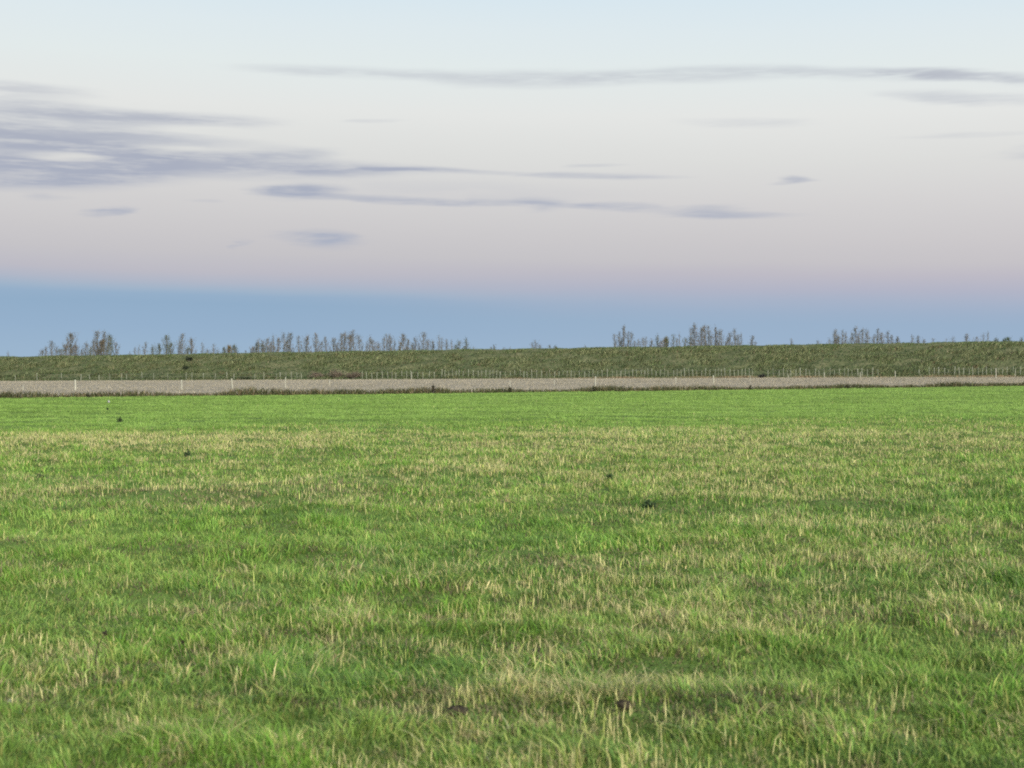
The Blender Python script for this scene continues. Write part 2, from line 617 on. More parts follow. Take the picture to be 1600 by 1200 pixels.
def grass_set(n, ya=4.0, expo=1.55):
    x, y = scatter(n, ya, expo)
    N = len(x)
    dry, far = dryness(x, y)
    r = rng.random(N)
    lush = np.clip((fbm(x / .55, y / .45, 21, 3) - .5) * 1.5 + .5, 0, 1)
    wet = fbm(x / 3.5, y / 1.8, 22, 2)
    c = G['mid'] + (G['lush'] - G['mid']) * np.clip((lush - .35) * 3, 0, 1)[:, None]
    c = np.where((rng.random(N) < (0.20 + .25 * dry) * (1 - .8 * far))[:, None], G['yel'], c)
    c = np.where((rng.random(N) < np.clip((wet - .52) * 2.2, 0, .5) * (1 - far) + .06)[:, None], G['dark'], c)
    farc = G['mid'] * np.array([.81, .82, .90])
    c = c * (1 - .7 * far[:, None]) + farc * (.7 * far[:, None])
    r = .45 * r + .55 * np.clip((vn(x / .10, y / .10, 44) + .6 * vn(x / .25, y / .22, 45) - .25) / 1.1, 0, 1)
    isdry = r < dry * 0.62
    pick = rng.random(N)
    dc = np.where((pick < .5)[:, None], G['straw'] * .8, np.where((pick < .8)[:, None], G['tan'], np.where((pick < .97)[:, None], G['yel'], G['brown'])))
    c = np.where(isdry[:, None], dc, c)
    c = c * (1 + .55 * (1 - .8 * far) * (fbm(x / .16, y / .14, 46, 2) - .5))[:, None]
    c = c * (1 + (0.3 - .18 * far) * (rng.random(N) - .5))[:, None]
    c = c * (1 + (0.10 - .05 * far[:, None]) * rng.standard_normal((N, 1)) * np.array([[1, .4, .6]]))
    clump = fbm(x / .20, y / .20, 31, 2)
    tuft_ = np.clip((fbm(x / .34, y / .30, 33, 2) - .50) * 6, 0, 1)       # tufts that stand above the sward
    bare = np.clip((.36 - fbm(x / .45, y / .38, 35, 2)) * 6, 0, 1) * (1 - far)
    bare = np.clip(bare + worn(x, y), 0, 1)   # grazed-down pockets
    c = np.where((rng.random(N) < .38 * bare)[:, None], G['brown'] * .8, c)
    c = c * (1 + .20 * tuft_ - .25 * bare)[:, None]
    strk = fbm(x / 3.2, y / .75, 36, 3) - .5                              # drilling rows of the ley
    c = c * (1 + .75 * strk * (.35 + .65 * far))[:, None]
    hgt = (0.022 + 0.048 * clump + 0.030 * (lush - .4) + 0.046 * tuft_) * (0.5 + 0.95 * rng.random(N)) * (1 - .5 * bare)
    hgt = hgt * (1 - 0.35 * far) * np.where(isdry, 1.1, 1.0)
    w = (0.0052 + 0.00031 * y) * (0.6 + 1.0 * rng.random(N) ** 2)
    yaw = (rng.random(N) - .5) * math.pi * (1 - .75 * far)
    ld = 2 * math.pi * vn(x / .5, y / .5, 51) + rng.standard_normal(N) * 1.5
    la = np.abs(rng.standard_normal(N)) * 0.65 + .1
    lean = np.stack([np.cos(ld) * la, np.sin(ld) * la], -1)
    bend = np.clip(rng.random(N) * 1.1 - .15, 0, 1)
    P = np.stack([x, y, ground_h(x, y) - 0.004], -1)
    nearm = y < 32
    out = []
    i = np.where(nearm)[0]
    out.append(blades(P[i], hgt[i], w[i], yaw[i], lean[i], bend[i], np.clip(c[i], .01, .9)))
    i = np.where(~nearm)[0]
    out.append(spikes(P[i], hgt[i] * .95, w[i] * 1.3, yaw[i], lean[i], np.clip(c[i], .01, .9)))
    return join(out)


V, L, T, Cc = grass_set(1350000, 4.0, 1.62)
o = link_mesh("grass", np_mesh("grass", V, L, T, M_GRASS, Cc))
o['kind'] = 'stuff'
o['label'] = 'short green pasture grass with yellowing patches covering the whole foreground field'
o['category'] = 'grass'

# tall dry stalks and fallen straw
x, y = scatter(420000, 4.0, 1.5)
dry, far = dryness(x, y)
tuft = fbm(x / .42, y / .34, 61, 2)
k = rng.random(len(x)) < np.clip((dry - .18) * 1.0, 0, 1) * np.clip((tuft - .40) * 5.0, 0.03, 1) * (1 - far) + .0008
x, y, dry = x[k], y[k], dry[k]
N = len(x)
c = np.where((rng.random(N) < .6)[:, None], G['straw'], np.where((rng.random(N) < .6)[:, None], G['yel'] * 1.25, G['tan']))
c = c * (.8 + .5 * rng.random(N))[:, None]
hgt = (0.05 + 0.085 * rng.random(N) ** 1.8)
w = (0.0028 + 0.00026 * y) * (.7 + .6 * rng.random(N))
ld = rng.random(N) * 2 * math.pi
la = np.abs(rng.standard_normal(N)) * .22
fallen = rng.random(N) < .10
la = np.where(fallen, 1.6 + 2 * rng.random(N), la)
hgt = np.where(fallen, hgt * .45, hgt)
lean = np.stack([np.cos(ld) * la, np.sin(ld) * la], -1)
P = np.stack([x, y, ground_h(x, y) - .004], -1)
V, L, T, Cc = blades(P, hgt, w, rng.random(N) * math.pi, lean, rng.random(N) * .35, np.clip(c, .01, .9))
o = link_mesh("dry_grass", np_mesh("dry_grass", V, L, T, M_STRAW, Cc))
o['kind'] = 'stuff'
o['label'] = 'pale straw-coloured dry stalks standing in bands through the green pasture'
o['category'] = 'dry grass'

# ---------------------------------------------------------------- weeds of the ditch bank
N = 90000
x = (rng.random(N) * 2 - 1) * 75
off = rng.random(N) ** .95 * 3.0
y = y_edge(x) + .35 + off
tall = fbm(x / 3.2, x * 0 + 3, 71, 3)
patch = fbm(x / .7, y / .6, 72, 2)
k = rng.random(N) < .35 + .65 * patch
x, y, off, tall, patch = x[k], y[k], off[k], tall[k], patch[k]
N = len(x)
pick = rng.random(N) + .5 * (fbm(x / 5, y / 3, 73, 2) - .5)
c = np.where((pick < .38)[:, None], np.array((.058, .072, .030)), np.where((pick < .70)[:, None], np.array((.10, .11, .05)), np.where((pick < .84)[:, None], np.array((.13, .105, .06)), np.array((.20, .17, .095)))))
c = c * (.7 + .6 * rng.random(N))[:, None]
c = np.where(((off < 1.1) & (rng.random(N) < .85))[:, None], np.array((.040, .048, .024)), c)  # front row darkened: the shade at the bank's foot, put into the blade colour
hgt = (.16 + .42 * np.clip(tall - .25, 0, 1)) * np.where(off < 1.1, .65, .85) * (.5 + .9 * rng.random(N)) * (1 + .3 * (off > 1.6))
lean = rng.standard_normal((N, 2)) * .35
P = np.stack([x, y, ground_h(x, y) - .01], -1)
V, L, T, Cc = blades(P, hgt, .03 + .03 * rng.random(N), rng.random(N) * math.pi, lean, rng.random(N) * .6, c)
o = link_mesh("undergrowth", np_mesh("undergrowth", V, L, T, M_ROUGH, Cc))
o['kind'] = 'stuff'
o['label'] = 'dark ragged strip of weeds and brown growth lining the ditch bank'
o['category'] = 'undergrowth'

# ---------------------------------------------------------------- stubble
N = 130000
x = (rng.random(N) * 2 - 1) * 85
t_ = rng.random(N)
ye, yt = y_edge(x) + 2.4, y_toe(x)
y = ye + (yt - ye) * t_
row = np.round((y + 0.18 * x) / .6) * .6 - 0.18 * x
y = row + rng.standard_normal(N) * .08
k = (y > ye) & (y < yt)
x, y = x[k], y[k]
N = len(x)
pn = fbm(x / 6, y / 4, 81, 3)
c = np.array((.375, .345, .262)) * (.78 + .16 * rng.random(N) + .5 * (pn - .5))[:, None]
c = np.where((rng.random(N) < .10)[:, None], np.array((.16, .15, .08)), c)
V, L, T, Cc = spikes(np.stack([x, y, field_z(x, y) - .02], -1), .05 + .10 * rng.random(N), .035 + .03 * rng.random(N), rng.random(N) * math.pi, rng.standard_normal((N, 2)) * .3, c)
o = link_mesh("stubble", np_mesh("stubble", V, L, T, M_STRAW, Cc))
o['kind'] = 'stuff'
o['label'] = 'grey-tan cut stubble covering the narrow field below the embankment'
o['category'] = 'stubble'

# ---------------------------------------------------------------- rough grass on the embankment
N = 200000
x = (rng.random(N) * 2 - 1) * 105
v = rng.random(N) * 13.4 - .3
sl = x - v * 1.1                                    # growth lies over diagonally
pa = np.clip((fbm(sl / 2.0, v / .95 + x / 25, 91, 2) - .5) * 2.3 + .5, 0, 1)
pb_ = fbm(x / 9, v / 3.5, 92, 3)
k = rng.random(N) < .45 + 1.2 * np.clip(pa - .25, 0, 1)
x, v, pa, pb_ = x[k], v[k], pa[k], pb_[k]
N = len(x)
t_ = np.clip((pa - .5) * 1.1 + 0.46 + .05 * (v - 6) + .07 * rng.standard_normal(N), 0, 1)[:, None]
cA, cB = np.array((.056, .098, .046)), np.array((.25, .275, .145))
c = cA + (cB - cA) * t_
br = np.clip((pb_ - .5) * 3 + .2, 0, .6)
c = np.where((.35 * rng.random(N) + .65 * fbm((x - v * 1.1) / 1.1, v / .6, 96, 2) < br * .5)[:, None], np.array((.20, .165, .10)), c)
c = np.where((rng.random(N) < .25 + .5 * sstep(v, 8.5, 11))[:, None], np.array((.125, .18, .075)), c)
c = np.where((rng.random(N) < .012)[:, None], np.array((.28, .25, .16)), c)
c = c * (.9 + .2 * rng.random(N))[:, None]
hgt = (.18 + .52 * np.clip(pa - .2, 0, 1)) * (.5 + .8 * rng.random(N)) * (1 - .50 * sstep(v, 9, 11) * 1.3)
lean = np.stack([.45 + .4 * rng.standard_normal(N), -.25 + .35 * rng.standard_normal(N)], -1)
P = np.stack([x, y_toe(x) + v, dike_h(x, v) - .03], -1)
V, L, T, Cc = blades(P, hgt, .06 + .06 * rng.random(N), rng.random(N) * math.pi, lean, rng.random(N) * .9, c)
o = link_mesh("rough_grass", np_mesh("rough_grass", V, L, T, M_ROUGH, Cc))
o['kind'] = 'stuff'
o['label'] = 'coarse olive grass lying over in clumps on the face of the embankment'
o['category'] = 'grass'


# the unmown verge between stubble and fence, wider to the right
N = 16000
x = rng.random(N) * 92 - 6
v = -rng.random(N) * np.clip(.4 + .05 * x, .3, 4.5)
y = y_toe(x) + v
vp = fbm(x / 3.5, v / 1.5, 101, 3)
k = rng.random(N) < np.clip((x + 6) / 22, 0, 1) * np.clip(vp * 2 - .35, .1, 1)
x, y, vp = x[k], y[k], vp[k]
N = len(x)
c = np.where((vp + .25 * rng.random(N) > .62)[:, None], np.array((.27, .215, .13)), np.array((.15, .165, .085))) * (.85 + .3 * rng.random(N))[:, None]
V, L, T, Cc = blades(np.stack([x, y, field_z(x, y) - .03], -1), (.12 + .30 * vp) * (.6 + .6 * rng.random(N)), .05 + .04 * rng.random(N), rng.random(N) * math.pi,
                     rng.standard_normal((N, 2)) * .35, rng.random(N) * .6, c)
o = link_mesh("verge_grass", np_mesh("verge_grass", V, L, T, M_ROUGH, Cc))
o['kind'] = 'stuff'
o['label'] = 'tan and green unmown grass on the verge in front of the right-hand fence'
o['category'] = 'grass'

# ---------------------------------------------------------------- small builders for the things
class MB:
    def __init__(self):
        self.V, self.L, self.T, self.C, self.n = [], [], [], [], 0

    def face(self, pts, col):
        self.V += [tuple(p) for p in pts]
        self.L += list(range(self.n, self.n + len(pts)))
        self.T.append(len(pts))
        self.C.append(tuple(col))
        self.n += len(pts)

    def tube(self, pts, rads, col, sides=6, cap=True):
        rings = []
        for i, (p, r_) in enumerate(zip(pts, rads)):
            a = Vector(pts[min(i + 1, len(pts) - 1)]) - Vector(pts[max(i - 1, 0)])
            a.normalize()
            b = a.orthogonal().normalized()
            c_ = a.cross(b)
            ring = []
            for k_ in range(sides):
                an = 2 * math.pi * k_ / sides
                ring.append(self.n + k_)
                self.V.append(tuple(Vector(p) + (b * math.cos(an) + c_ * math.sin(an)) * r_))
            self.n += sides
            rings.append(ring)
        for r0, r1 in zip(rings[:-1], rings[1:]):
            for k_ in range(sides):
                k2 = (k_ + 1) % sides
                self.L += [r0[k_], r0[k2], r1[k2], r1[k_]]
                self.T.append(4)
                self.C.append(tuple(col))
        if cap:
            self.L += rings[-1]
            self.T.append(sides)
            self.C.append(tuple(col))
            self.L += rings[0][::-1]
            self.T.append(sides)
            self.C.append(tuple(col))

    def leaf(self, p, size, col, rnd, up=0.0):
        d = Vector((rnd.gauss(0, 1), rnd.gauss(0, 1), rnd.gauss(0, 1) + up)).normalized()
        s = d.orthogonal().normalized()
        s.rotate(__import__('mathutils').Quaternion(d, rnd.random() * 6.28))
        p = Vector(p)
        self.face([p, p + d * size * .5 + s * size * .32, p + d * size, p + d * size * .5 - s * size * .32], col)

    def build(self, name, mat, parent=None):
        me = np_mesh(name, np.array(self.V), np.array(self.L), np.array(self.T), mat, np.array(self.C))
        return link_mesh(name, me, parent)


def thing(name, label, cat, loc, group=None, rz=0.0):
    o_ = bpy.data.objects.new(name, None)
    o_.empty_display_size = .2
    COL.objects.link(o_)
    o_.location = loc
    o_.rotation_euler = (0, 0, rz)
    o_['label'], o_['category'] = label, cat
    if group:
        o_['group'] = group
    return o_


ORD = ['first', 'second', 'third', 'fourth', 'fifth', 'sixth', 'seventh', 'eighth', 'ninth', 'tenth', 'eleventh', 'twelfth',
       'thirteenth', 'fourteenth', 'fifteenth', 'sixteenth', 'seventeenth', 'eighteenth', 'nineteenth', 'twentieth',
       'twenty-first', 'twenty-second', 'twenty-third', 'twenty-fourth', 'twenty-fifth', 'twenty-sixth', 'twenty-seventh', 'twenty-eighth']

# ---------------------------------------------------------------- the trees beyond the embankment
# crop origin x, scale, list of (zoom x, zoom y of the top, half width, fullness 0..1, tone)
TREES = []


def crop(x0, sc, rows):
    for r_ in rows:
        zx, zy, hw, full, tone = r_
        TREES.append((x0 + zx / sc, 480 + zy / sc, max(hw / sc, 1.5), full, tone))


crop(0, 5.926, [
    (75, 415, 9, .2, 'grey'), (395, 400, 20, .4, 'grey'), (430, 370, 16, .5, 'grey'), (480, 315, 22, .5, 'grey'), (520, 370, 15, .3, 'grey'),
    (560, 395, 22, .5, 'olive'), (605, 360, 26, .7, 'brown'), (655, 250, 36, .9, 'brown'), (700, 360, 26, .7, 'brown'),
    (757, 390, 14, .4, 'grey'), (797, 330, 26, .5, 'grey'), (832, 375, 15, .4, 'olive'), (866, 300, 18, .6, 'grey'), (910, 222, 24, .6, 'brown'),
    (940, 320, 40, 1.0, 'brown'), (965, 220, 20, .6, 'grey'), (990, 270, 22, .7, 'olive'), (1030, 258, 25, .7, 'olive'), (1082, 335, 24, .5, 'grey'),
    (1205, 422, 9, .3, 'grey'), (1250, 372, 16, .15, 'grey'), (1287, 350, 14, .15, 'grey'), (1340, 325, 15, .4, 'grey'), (1410, 370, 20, .5, 'olive'),
    (1480, 348, 22, .6, 'olive'), (1537, 262, 24, .8, 'olive')])
crop(260, 5.926, [
    (40, 335, 24, .7, 'olive'), (122, 320, 18, .5, 'grey'), (150, 250, 24, .6, 'grey'), (197, 378, 18, .5, 'olive'), (237, 290, 22, .7, 'brown'),
    (336, 325, 13, .25, 'grey'), (376, 392, 20, .3, 'grey'), (435, 340, 12, .3, 'grey'), (470, 392, 12, .3, 'grey'), (532, 374, 14, .8, 'olive'),
    (576, 360, 18, .9, 'gold'), (638, 362, 22, .8, 'olive'), (737, 410, 10, .3, 'grey'), (800, 378, 26, .7, 'brown'), (832, 330, 20, .5, 'olive'),
    (858, 290, 16, .25, 'grey'), (885, 345, 28, .8, 'olive'), (904, 308, 18, .3, 'grey'), (938, 286, 17, .5, 'grey'), (975, 335, 24, .6, 'brown'),
    (1000, 252, 14, .25, 'grey'), (1040, 288, 22, .6, 'brown'), (1090, 242, 24, .55, 'grey'), (1122, 300, 18, .4, 'grey'), (1150, 238, 26, .65, 'grey'),
    (1222, 264, 18, .5, 'grey'), (1297, 266, 27, .7, 'brown'), (1386, 243, 24, .6, 'brown'), (1432, 312, 18, .4, 'grey'), (1480, 268, 17, .5, 'grey'),
    (1547, 282, 24, .6, 'grey')])
crop(520, 5.926, [
    (40, 330, 18, .3, 'grey'), (76, 242, 22, .5, 'brown'), (107, 222, 22, .65, 'brown'), (155, 250, 24, .7, 'brown'), (192, 210, 22, .4, 'grey'),
    (246, 262, 24, .6, 'grey'), (312, 345, 14, .3, 'grey'), (348, 275, 20, .45, 'brown'), (374, 300, 20, .5, 'grey'), (422, 330, 20, .55, 'brown'),
    (470, 272, 15, .4, 'grey'), (500, 240, 15, .45, 'grey'), (536, 258, 17, .6, 'brown'), (576, 300, 11, .3, 'grey'), (622, 325, 14, .6, 'gold'),
    (655, 248, 24, .65, 'brown'), (692, 290, 18, .5, 'brown'), (740, 340, 18, .5, 'grey'), (766, 280, 20, .6, 'grey'), (800, 330, 14, .35, 'grey'),
    (836, 230, 23, .6, 'grey'), (880, 310, 20, .6, 'brown'), (925, 310, 17, .6, 'grey'), (980, 255, 14, .3, 'grey'), (1006, 290, 15, .35, 'grey'),
    (1056, 292, 12, .4, 'grey'), (1100, 302, 12, .3, 'grey'), (1140, 350, 15, .5, 'olive'), (1172, 318, 22, .5, 'olive'), (1214, 360, 15, .4, 'olive'),
    (1244, 288, 16, .6, 'olive'), (1306, 370, 10, .3, 'grey'), (1350, 382, 10, .3, 'grey'), (1465, 372, 13, .35, 'grey'), (1496, 360, 14, .4, 'grey'), (1590, 372, 11, .3, 'grey')])
crop(780, 5.926, [
    (100, 375, 9, .25, 'grey'), (310, 335, 22, .2, 'grey'), (338, 308, 20, .2, 'grey'), (384, 350, 20, .3, 'grey'), (464, 345, 9, .4, 'olive'), (515, 364, 14, .7, 'olive'),
    (790, 352, 12, .25, 'grey'), (1070, 240, 13, .5, 'grey'), (1108, 225, 16, .55, 'grey'), (1134, 290, 14, .4, 'grey'), (1156, 165, 17, .7, 'grey'), (1186, 222, 12, .4, 'grey'),
    (1215, 225, 17, .45, 'grey'), (1256, 310, 14, .35, 'grey'), (1286, 294, 12, .3, 'grey'), (1330, 290, 20, .3, 'grey'), (1360, 268, 14, .2, 'grey'),
    (1406, 290, 15, .45, 'grey'), (1462, 256, 18, .5, 'olive'), (1500, 302, 15, .5, 'brown'), (1530, 288, 24, .8, 'gold'), (1556, 270, 12, .5, 'olive')])
crop(1040, 5.926, [
    (12, 280, 15, .5, 'olive'), (72, 250, 19, .35, 'olive'), (105, 290, 14, .3, 'grey'), (125, 240, 10, .15, 'grey'), (186, 290, 24, .5, 'olive'),
    (236, 190, 14, .5, 'grey'), (266, 160, 22, .8, 'brown'), (330, 190, 22, .8, 'brown'), (374, 158, 15, .6, 'grey'), (398, 165, 18, .7, 'grey'),
    (420, 300, 12, .3, 'grey'), (466, 180, 17, .7, 'brown'), (492, 200, 12, .4, 'grey'), (520, 200, 17, .4, 'grey'), (556, 318, 15, .5, 'grey'),
    (580, 275, 15, .4, 'grey'), (600, 240, 22, .6, 'grey'), (646, 195, 16, .5, 'grey'), (676, 260, 18, .6, 'grey'), (700, 240, 10, .2, 'grey'),
    (796, 260, 17, .5, 'grey'), (830, 315, 9, .3, 'grey'), (1165, 300, 14, .5, 'grey'), (1410, 310, 11, .4, 'grey'), (1516, 300, 18, .4, 'grey'),
    (1570, 205, 15, .4, 'grey'), (1592, 250, 18, .5, 'grey')])
crop(1300, 5.333, [
    (25, 190, 14, .3, 'grey'), (56, 240, 18, .4, 'grey'), (92, 188, 14, .45, 'grey'), (118, 205, 12, .4, 'grey'), (166, 215, 19, .4, 'grey'),
    (202, 168, 22, .6, 'grey'), (218, 230, 14, .5, 'brown'), (252, 180, 17, .5, 'grey'), (296, 188, 21, .6, 'grey'), (350, 230, 15, .4, 'grey'),
    (378, 178, 18, .45, 'grey'), (416, 218, 22, .6, 'brown'), (462, 193, 11, .5, 'grey'), (498, 230, 12, .5, 'grey'), (540, 256, 16, .7, 'grey'),
    (669, 225, 14, .35, 'grey'), (714, 235, 12, .5, 'grey'), (766, 270, 12, .4, 'grey'), (836, 255, 8, .2, 'grey'), (955, 270, 8, .3, 'grey'),
    (1006, 250, 14, .2, 'grey'), (1120, 218, 12, .6, 'grey'), (1200, 250, 20, .25, 'grey'), (1260, 210, 14, .25, 'grey'), (1302, 200, 12, .2, 'grey'),
    (1360, 262, 14, .7, 'olive'), (1440, 262, 16, .8, 'green'), (1472, 254, 18, .85, 'green'), (1580, 258, 14, .6, 'olive')])
TREES.sort()
TONE = {'grey': [(.145, .145, .135), (.185, .18, .17), (.11, .115, .10)], 'olive': [(.10, .115, .065), (.13, .14, .085), (.075, .09, .055)],
        'brown': [(.145, .12, .085), (.12, .12, .085), (.175, .135, .09)], 'gold': [(.22, .15, .045), (.16, .12, .05), (.11, .10, .05)],
        'green': [(.06, .09, .03), (.085, .12, .045), (.05, .07, .03)]}
TONE_WORD = {'grey': 'grey-brown', 'olive': 'olive', 'brown': 'russet-brown', 'gold': 'yellow-leaved', 'green': 'green'}
CLUMPS = [(30, 'behind the bare far left of the bank'), (128, 'in the far left clump'), (192, 'in the dense clump second from left'), (305, 'in the clump above the dark shrub'),
          (378, 'in the low gold-tinged clump'), (470, 'at the left end of the long row'), (526, 'in the long row left of its tallest'),
          (585, 'in the tall middle of the long row'), (680, 'in the right half of the long row'), (736, 'at the right end of the long row'), (900, 'of the low stragglers past the long row'),
          (992, 'in the tall tight clump at centre right'), (1062, 'in the thin stretch right of centre'), (1110, 'in the tallest brown clump right of centre'),
          (1185, 'in the thinning end of the tallest clump'), (1290, 'of the stragglers before the right clump'),
          (1345, 'in the left half of the right clump'), (1408, 'in the right half of the right clump'), (1470, 'of the stragglers past the right clump'), (1600, 'at the far right end of the bank')]


def make_tree(i, px, py, hwpx, full, tone, label, grp):
    rnd = random.Random(900 + i)
    D = 262 + rnd.random() * 46 - (px - 800) * .02
    X_ = (px - 800) / F * D
    top = EYE + (YH - py + 2.0) / F * D
    z0 = float(ground_h(X_, D))
    h = top - z0
    hw = hwpx / F * D * 1.55 + .08
    root = thing("tree", label, "tree", (X_, D, z0), grp)
    tr = MB()
    lx, ly = rnd.gauss(0, .012), rnd.gauss(0, .012)
    pts, rad = [], []
    for k_ in range(8):
        t = k_ / 7
        pts.append((lx * h * t * t + .05 * math.sin(t * 5 + i) * t, ly * h * t + .05 * math.cos(t * 4 + i) * t, -0.15 + (h * .97 + .15) * t))
        rad.append((.012 * h + .012) * (1 - t) ** .8 + .010)
    tr.tube(pts, rad, (.1, .09, .08), 6)

    def axis(t):
        f = min(max(t, 0), .999) * 7
        a = int(f)
        return Vector(pts[a]).lerp(Vector(pts[a + 1]), f - a)
    cr_ = MB()
    cols = TONE[tone]
    vis0 = max(.30, 1 - 6.5 / h)
    nb = int(20 + 32 * full + h * 1.2)
    low = rnd.uniform(.30, .45)
    for b in range(nb):
        t = vis0 * .8 + (0.97 - vis0 * .8) * (b + rnd.random()) / nb
        # spindle outline with an uneven edge
        prof = (1 - ((t - low - .15) / (1.0 - low - .15)) ** 2 if t > low + .15 else 1.0)
        prof = max(prof, .22) * rnd.uniform(.5, 1.3)
        an = rnd.random() * 6.283
        reach = hw * prof
        a0 = axis(t)
        rise = reach * rnd.uniform(1.3, 2.6)
        a1 = a0 + Vector((math.cos(an) * reach * .55, math.sin(an) * reach * .55, rise * .45))
        a2 = a0 + Vector((math.cos(an) * reach, math.sin(an) * reach, rise))
        if a2.z > h * 1.01:
            a2.z = h * (1.01 - rnd.random() * .05)
        tr.tube([a0, a1, a2], [.022 + .012 * (1 - t), .015, .007], (.1, .09, .08), 3, False)
        nl = int((6 + 24 * full ** 1.1) * rnd.uniform(.3, 1.7) * (.6 + hw * .6) * (1.5 - .9 * t))
        cc = rnd.choice(cols)
        for _ in range(nl):
            s = rnd.uniform(.35, 1.08)
            p = a0.lerp(a1, s * 2) if s < .5 else a1.lerp(a2, s * 2 - 1)
            p = p + Vector((rnd.gauss(0, .15), rnd.gauss(0, .15), rnd.gauss(0, .18)))
            k_ = rnd.uniform(.75, 1.25)
            cr_.leaf(p, rnd.uniform(.10, .20), (cc[0] * k_, cc[1] * k_, cc[2] * k_), rnd)
    for _ in range(int(10 + 40 * full)):                      # leader leaves
        p = axis(rnd.uniform(vis0, 1.0)) + Vector((rnd.gauss(0, .13), rnd.gauss(0, .13), rnd.gauss(0, .15)))
        cr_.leaf(p, rnd.uniform(.09, .16), rnd.choice(cols), rnd)
    tr.build("trunk", M_BARK, root)
    cr_.build("crown", M_LEAF, root)
    return root


counts, seen = {}, {}
for t in TREES:
    for lim, ph in CLUMPS:
        if t[0] <= lim:
            counts[ph] = counts.get(ph, 0) + 1
            break
for i, (px, py, hw, full, tone) in enumerate(TREES):
    for lim, ph in CLUMPS:
        if px <= lim:
            break
    k_ = seen.get(ph, 0)
    seen[ph] = k_ + 1
    size = 'tall' if py < 525 else 'low' if py > 540 else 'slender'
    dens_w = 'sparse' if full < .35 else 'bushy' if full > .75 else 'thin-leaved'
    n_ = counts[ph]
    assert k_ < 28
    which = 'alone ' if n_ == 1 else ('leftmost ' if k_ == 0 else 'rightmost ' if k_ == n_ - 1 else ORD[k_] + ' from left ')
    make_tree(i, px, py, hw, full, tone, f"{size} {dens_w} {TONE_WORD[tone]} tree, {which}{ph}", "trees in a row beyond the embankment")


# ---------------------------------------------------------------- fences and posts
def post_mesh(name, h, r_, mat, seed):
    rnd = random.Random(seed)
    m = MB()
    n = 6
    pts, rad = [], []
    for k_ in range(n):
        t = k_ / (n - 1)
        pts.append((rnd.gauss(0, .006), rnd.gauss(0, .006), -.25 + (h + .25) * t))
        rad.append(r_ * (1.06 - .12 * t) * rnd.uniform(.95, 1.05))
    pts.append((pts[-1][0] + r_ * .1, pts[-1][1], h + r_ * .55))
    rad.append(r_ * .45)
    m.tube(pts, rad, (.4, .4, .35), 8)
    return np_mesh(name, np.array(m.V), np.array(m.L), np.array(m.T), mat, np.array(m.C))


PALING = [post_mesh("paling_post", 1.0, .046, M_WOOD, s) for s in range(4)]
PALE_POST = [post_mesh("pale_post", 1.0, .05, M_PALE, 20 + s) for s in range(3)]


def dike_foot(px, v=0.35):
    Y_ = 180.0
    for _ in range(8):
        X_ = (px - 800) / F * Y_
        Y_ = float(y_toe(X_)) + v
    return X_, Y_, float(dike_h(np.array(X_), np.array(v)))


def fence(pxs, label, h=1.0, v=0.35, jit=.12, wires=(.45, .85)):
    rnd = random.Random(int(pxs[0]))
    locs = [Vector(dike_foot(p, v)) for p in pxs]
    root = thing("wire_fence", label, "fence", locs[0], "fences along the foot of the embankment")
    tops = []
    for i, p in enumerate(locs):
        o_ = bpy.data.objects.new("post", PALING[rnd.randrange(4)])
        COL.objects.link(o_)
        o_.parent = root
        o_.location = p - locs[0]
        o_.scale = (rnd.uniform(.6, 1.25),) * 2 + (h * rnd.uniform(1 - 2 * jit, 1 + jit),)
        o_.rotation_euler = (rnd.gauss(0, .04), rnd.gauss(0, .05), rnd.random() * 6)
        tops.append(p - locs[0])
    for wz in wires:
        m = MB()
        m.tube([q_ + Vector((0, -.06, wz * h)) for q_ in tops], [.008] * len(tops), (.2, .2, .2), 4)
        m.build("wire", M_WIRE, root)
    return root


def spread(a, b, step, j, seed):
    rnd = random.Random(seed)
    out, x_ = [], a
    while x_ < b:
        out.append(x_)
        x_ += step * rnd.uniform(1 - j, 1 + j)
    return out


fence([24, 58, 96, 126, 140, 155, 172, 190, 198, 222, 240, 262, 291, 300, 318, 336, 354, 366, 398, 412, 432, 447, 455, 464, 471], "sparse weathered fence half lost in the grass at the left embankment foot", .95)
fence(spread(566, 684, 8.2, .3, 3), "short weathered fence section just right of the brown bramble clump", 1.0)
fence(spread(690, 1182, 6.6, .28, 4), "long dense fence of pale stakes along the middle of the embankment foot", 1.05)
fence(spread(1200, 1378, 7.2, .3, 6), "pale stake fence right of the dark mound at the embankment foot", 1.05)
fence(spread(1452, 1640, 8.6, .3, 7), "pale stake fence at the far right of the embankment foot beyond the leaning brace", 1.1)
# the leaning brace
bx, by, bz = dike_foot(1436, .1)
root = thing("fence_brace", "pale straining post with a leaning brace in the gap between the right fences", "fence brace", (bx, by, bz))
m = MB()
m.tube([(0, 0, -.2), (0, 0, .9), (0.01, 0, .95)], [.06, .055, .03], (.4, .4, .35), 8)
m.build("upright", M_WOOD, root)
m = MB()
m.tube([(-.62, 0, 1.0), (.2, -.1, .25), (.25, -.1, -.1)], [.045, .045, .05], (.4, .4, .35), 8)
m.build("brace", M_WOOD, root)

